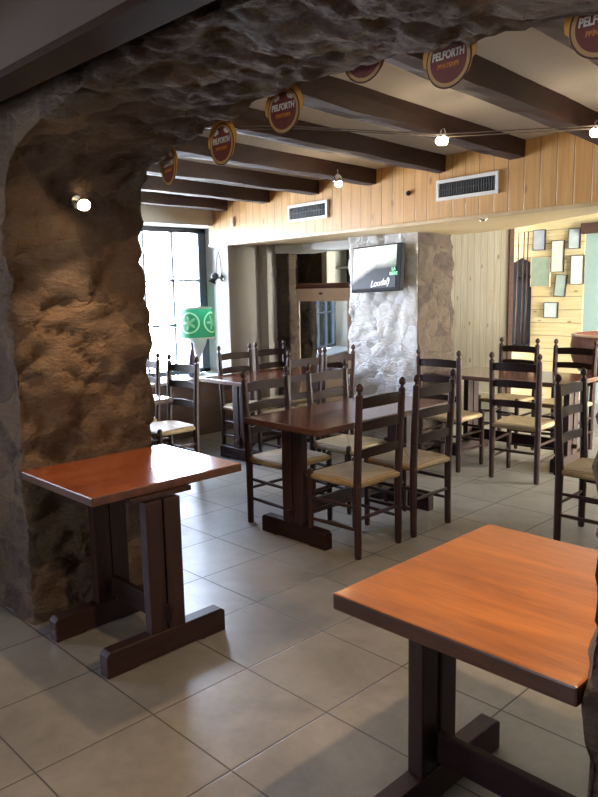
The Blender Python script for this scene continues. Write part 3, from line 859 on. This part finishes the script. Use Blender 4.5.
# ------------------------------------------------------------------ vents on the fascia
def fpt(s, d, z): return FA + fdir*s + Vector((-fdir.y, fdir.x, 0))*d + Vector((0, 0, z))
def vent(label, xw, w, z0, h):
    s = (xw-FA.x)/fdir.x
    p = fpt(s, -.002, z0)
    t = empty('wall_vent', label, 'vent', p, fang)
    bm = bmesh.new(); f = .024
    box(bm, (0, -.018, 0), (w, 0, f), .002); box(bm, (0, -.018, h-f), (w, 0, h), .002); box(bm, (0, -.018, f), (f, 0, h-f), .002); box(bm, (w-f, -.018, f), (w, 0, h-f), .002)
    finish(bm, 'frame', M['white'], parent=t)
    bm = bmesh.new(); box(bm, (f, -.002, f), (w-f, 0, h-f)); finish(bm, 'backing', M['black'], parent=t)
    bm = bmesh.new(); n = int((w-2*f)/.021)
    for i in range(n):
        x = f+(i+.5)*(w-2*f)/n
        box(bm, (x-.0035, -.014, f), (x+.0035, -.003, h-f))
    box(bm, (f, -.012, h/2-.003), (w-f, -.008, h/2+.003))
    finish(bm, 'louvre', M['vent_dark'], parent=t)
vent('narrow white framed air vent on the pine boards, left of the hanging bulb', -2.30, .55, 2.125, .15)
vent('wide white framed air vent on the pine boards, below the middle cable spotlight', -.55, .54, 2.135, .145)
p = fpt((-.83-FA.x)/fdir.x, 0, 2.225)
bm = bmesh.new(); ring_loft(bm, [((0, 0, 0), .018), ((0, -.012, 0), .02), ((0, -.024, 0), .012)], 14)
tag(finish(bm, 'door_knob', M['black'], loc=p), 'small round dark knob on the pine boards, between the two vents', 'knob')
p = fpt((-3.25-FA.x)/fdir.x, -.002, 2.16)
bm = bmesh.new(); box(bm, (0, -.02, 0), (.05, 0, .09), .004); tag(finish(bm, 'junction_box', M['cream'], loc=p, rot=(0, 0, fang)), 'small pale junction box at the left end of the pine boards', 'box')
bm = bmesh.new(); lathe(bm, [(.035, 0), (.035, -.006), (.026, -.010), (.024, -.004)], 18)
tag(finish(bm, 'recessed_spotlight', M['chrome'], loc=(-.30, 3.85, 2.003)), 'small recessed chrome spotlight under the boxed pine beam', 'lamp')

# ------------------------------------------------------------------ television on the pillar
t = empty('television', 'flat television hanging high on the white stone pillar', 'television', (-1.72, 4.36, 1.70), R(1))
t.rotation_euler = (R(-6), R(-2.0), R(-4))
TW, TH = .305, .21
bm = bmesh.new(); box(bm, (-TW, 0, -TH), (TW, .045, TH), .006); finish(bm, 'casing', M['tv_case'], parent=t)
#scr
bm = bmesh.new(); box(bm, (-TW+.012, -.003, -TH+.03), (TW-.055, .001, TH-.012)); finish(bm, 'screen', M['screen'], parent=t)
bm = bmesh.new(); box(bm, (-.08, .045, -.08), (.08, .085, .08), .004); finish(bm, 'bracket', M['black'], parent=t)
text_obj('screen_lettering', 'Loudal)', .085, M['white_glow'], t, (.06, -.005, -.135), shear=.35, rot=(PI/2, R(-5), 0), sx=.9)
text_obj('green_lettering', 'LA\nBIERE', .04, M['green_glow'], t, (.225, -.005, -.04), bold=.001)

# ------------------------------------------------------------------ glass fronted cabinet in the passage
t = empty('glass_cabinet', 'wooden glass-fronted cabinet reflecting the window, left of the white pillar', 'cabinet', (-3.07, 5.08, 0), R(12))
cw, ct = .41, 1.585; DD = .25
bm = bmesh.new()
box(bm, (-cw, 0, .0), (-cw+.03, DD, ct-.02)); box(bm, (cw-.03, 0, 0), (cw, DD, ct-.02)); box(bm, (-cw, DD-.02, 0), (cw, DD, ct-.02)); box(bm, (-cw, 0, 0), (cw, DD, .06))
finish(bm, 'body', M['cabinet_wood'], parent=t)
bm = bmesh.new(); box(bm, (-cw-.03, -.04, ct-.035), (cw+.03, DD+.02, ct), .01); box(bm, (-cw-.015, -.025, ct-.06), (cw+.015, DD+.01, ct-.035), .006); finish(bm, 'cornice', M['cabinet_wood'], parent=t)
bm = bmesh.new(); z0_, z1_ = .62, ct-.20
box(bm, (-cw+.01, -.025, .06), (-cw+.095, 0, ct-.06), .004); box(bm, (cw-.095, -.025, .06), (cw-.01, 0, ct-.06), .004)
box(bm, (-cw+.095, -.025, z1_), (cw-.095, 0, ct-.06), .004); box(bm, (-cw+.095, -.025, z0_-.08), (cw-.095, 0, z0_), .004)
box(bm, (-cw+.095, -.018, .14), (cw-.095, -.002, z0_-.08), .004); box(bm, (-cw+.095, -.025, .06), (cw-.095, 0, .14), .004)
dr = finish(bm, 'door', M['cream'], parent=t)
bm = bmesh.new(); box(bm, (-cw+.09, -.014, z0_-.005), (cw-.09, -.010, z1_+.005)); finish(bm, 'door_glass', M['mirror'], parent=dr)
bm = bmesh.new(); ring_loft(bm, [((-.02, -.03, ct-.115), (.028, .014)), ((-.02, -.024, ct-.115), (.028, .014))], 14); finish(bm, 'carved_ornament', M['cabinet_wood'], parent=dr)
bm = bmesh.new(); ring_loft(bm, [((cw-.05, -.045, .95), .012), ((cw-.05, -.025, .95), .008)], 12); finish(bm, 'knob', M['chrome'], parent=dr)
# pale shelves beyond the passage
t = empty('wall_shelf', 'pale shelf unit glimpsed in the dark room above the glass cabinet', 'shelf', (-4.45, 7.18, 0), 0)
bm = bmesh.new()
box(bm, (-.45, 0, 0), (-.42, .3, 2.3)); box(bm, (.30, 0, 0), (.33, .3, 2.3))
for z in (.5, 1.0, 1.5, 1.8, 2.1): box(bm, (-.42, 0, z), (.30, .3, z+.03))
finish(bm, 'body', M['white'], parent=t)

# ------------------------------------------------------------------ back wall items
t = empty('cue_rack', 'tall dark cue rack on the wall right of the pale pine boards', 'rack', (-2.34, 8.165, 0), 0)
bm = bmesh.new()
vs = [(-.14, .70), (.14, .70), (.14, 1.80), (.0, 1.87), (-.14, 1.80)]
A = [bm.verts.new((x, -.02, z)) for x, z in vs]; B = [bm.verts.new((x, 0, z)) for x, z in vs]
bm.faces.new(A); bm.faces.new(B)
for i in range(5): bm.faces.new((A[i], A[(i+1) % 5], B[(i+1) % 5], B[i]))
finish(bm, 'backboard', M['tv_case'], parent=t)
bm = bmesh.new(); box(bm, (-.14, -.10, .70), (.14, -.02, .74), .005); finish(bm, 'lower_shelf', M['tv_case'], parent=t)
bm = bmesh.new(); box(bm, (-.14, -.07, 1.60), (.14, -.02, 1.64), .005); finish(bm, 'clip_rail', M['tv_case'], parent=t)
for i, (x, lab) in enumerate(((-.02, 'leftmost of the three cues standing in the dark rack'), (.06, 'middle one of the three cues standing in the dark rack'), (.115, 'rightmost of the three cues standing in the dark rack'))):
    bm = bmesh.new(); ring_loft(bm, [((x-2.34, 8.075, .742), .014), ((x-2.34, 8.08, 1.2), .011), ((x-2.34, 8.09, 2.2), .006)], 8)
    tag(finish(bm, 'pool_cue', M['dark_wood'], smooth=True), lab, 'cue', 'cues in the rack')
pics = [(-2.10, 2.09, .17, .26, 'framed picture at the top left of the golden pine wall'),
        (-2.07, 1.68, .27, .38, 'largest framed picture, greenish, on the left of the golden pine wall'),
        (-1.84, 1.87, .17, .40, 'tall pale framed picture in the middle of the golden pine wall, top'),
        (-1.625, 2.08, .15, .25, 'framed picture at the top right of the golden pine wall'),
        (-1.575, 1.69, .17, .36, 'pale framed picture at the right edge of the golden pine wall'),
        (-1.79, 1.50, .15, .28, 'narrow tilted framed picture below the tall pale one'),
        (-1.91, 1.185, .19, .20, 'small lowest framed picture on the golden pine wall')]
for i, (x, z, w, h, lab) in enumerate(pics):
    t = empty('picture_frame', lab, 'picture', (x, 8.168, z), 0, 'framed pictures on the golden pine wall')
    if 'tilted' in lab: t.rotation_euler = (0, R(5), 0)
    bm = bmesh.new(); f = .006
    d = .03
    box(bm, (-w/2, -d, -h/2), (-w/2+f, 0, h/2)); box(bm, (w/2-f, -d, -h/2), (w/2, 0, h/2)); box(bm, (-w/2+f, -d, -h/2), (w/2-f, 0, -h/2+f)); box(bm, (-w/2+f, -d, h/2-f), (w/2-f, 0, h/2))
    finish(bm, 'frame', M['ply'] if i not in (1,) else M['cream'], parent=t)
    c = [(.36, .40, .46), (.24, .30, .23), (.66, .68, .58), (.46, .52, .55), (.80, .80, .72), (.34, .42, .38), (.55, .62, .62)][i]
    bm = bmesh.new(); box(bm, (-w/2+f, -d*.8, -h/2+f), (w/2-f, -.002, h/2-f)); finish(bm, 'print', simple('picture_print', c, .3, var=.25), parent=t)

# wooden tub on a dark stand
t = empty('wooden_tub', 'large rounded brown wooden tub at the right edge behind the back table', 'tub', (-.43, 6.75, .58))
bm = bmesh.new(); prof_t = [(.36, 0), (.44, .08), (.485, .2), (.49, .32), (.475, .42), (.455, .425), (.465, .30), (.44, .1)]
lathe(bm, prof_t, 40); finish(bm, 'staves', M['tub'], parent=t, smooth=True)
bm = bmesh.new(); lathe(bm, [(.478, .405), (.486, .41), (.486, .428), (.45, .428)], 40, cap=False); finish(bm, 'rim', M['cream'], parent=t)
bm = bmesh.new(); lathe(bm, [(.0, .30), (.46, .30), (.46, .36), (.0, .38)], 30, cap=False); finish(bm, 'dark_disc', M['black'], parent=t)  # black disc across the inside of the tub
t = empty('low_stand', 'low dark stand carrying the brown wooden tub', 'stand', (-.43, 6.75, 0))
bm = bmesh.new(); box(bm, (-.3, -.3, .52), (.3, .3, .58), .008); finish(bm, 'top', M['dark_wood_x'], parent=t)
for sx in (-1, 1):
    for sy in (-1, 1):
        bm = bmesh.new(); box(bm, (sx*.25-.03, sy*.25-.03, 0), (sx*.25+.03, sy*.25+.03, .52), .004); finish(bm, 'leg', M['dark_wood'], parent=t)

# ------------------------------------------------------------------ light
w = bpy.data.worlds.new('sky'); bpy.context.scene.world = w; w.use_nodes = True
nt = w.node_tree; g = G(nt); bg = nt.nodes['Background']
d = g.xyz(g.coord('Generated'))
vert = g.ramp(g.math('MULTIPLY_ADD', d[2], .5, .5), [(.30, hexc('c9d2dc')), (.52, hexc('e4ecfa')), (.75, hexc('c6daff'))])
east = g.ramp(g.math('MULTIPLY_ADD', d[0], .5, .5), [(.55, (0, 0, 0)), (.8, (1, 1, 1))])
col = g.mix(east, vert, (1.75, 1.74, 1.55))   # the sunny side of the sky
g.link(col, bg.inputs[0]); bg.inputs[1].default_value = 62.0
def portal(loc, rot, sx, sy):
    l = bpy.data.lights.new('sky_portal', 'AREA'); l.shape = 'RECTANGLE'; l.size = sx; l.size_y = sy; l.cycles.is_portal = True
    o = bpy.data.objects.new('sky_portal', l); C.objects.link(o); o.location = loc; o.rotation_euler = rot
portal((XG-.08, 3.03, 1.4), (0, -PI/2, 0), 1.62, 2.3)      # faces +x
portal((XE+.22, 6.6, 1.22), (0, PI/2, 0), 1.75, 2.6)        # faces -x
portal((-4.12, -2.0, 1.52), (0, -PI/2, 0), 1.25, 1.2)
portal((.975, -4.62, 1.52), (PI/2, 0, 0), .75, 1.25)

sc = bpy.context.scene
sc.view_settings.view_transform = 'Standard'; sc.view_settings.look = 'None'; sc.view_settings.gamma = 1; sc.view_settings.use_curve_mapping = False
sc.view_settings.exposure = 0.0
sc.cycles.max_bounces = 10; sc.cycles.diffuse_bounces = 6; sc.cycles.caustics_reflective = False; sc.cycles.caustics_refractive = False
sc.cycles.use_denoising = True; sc.cycles.sample_clamp_indirect = 6
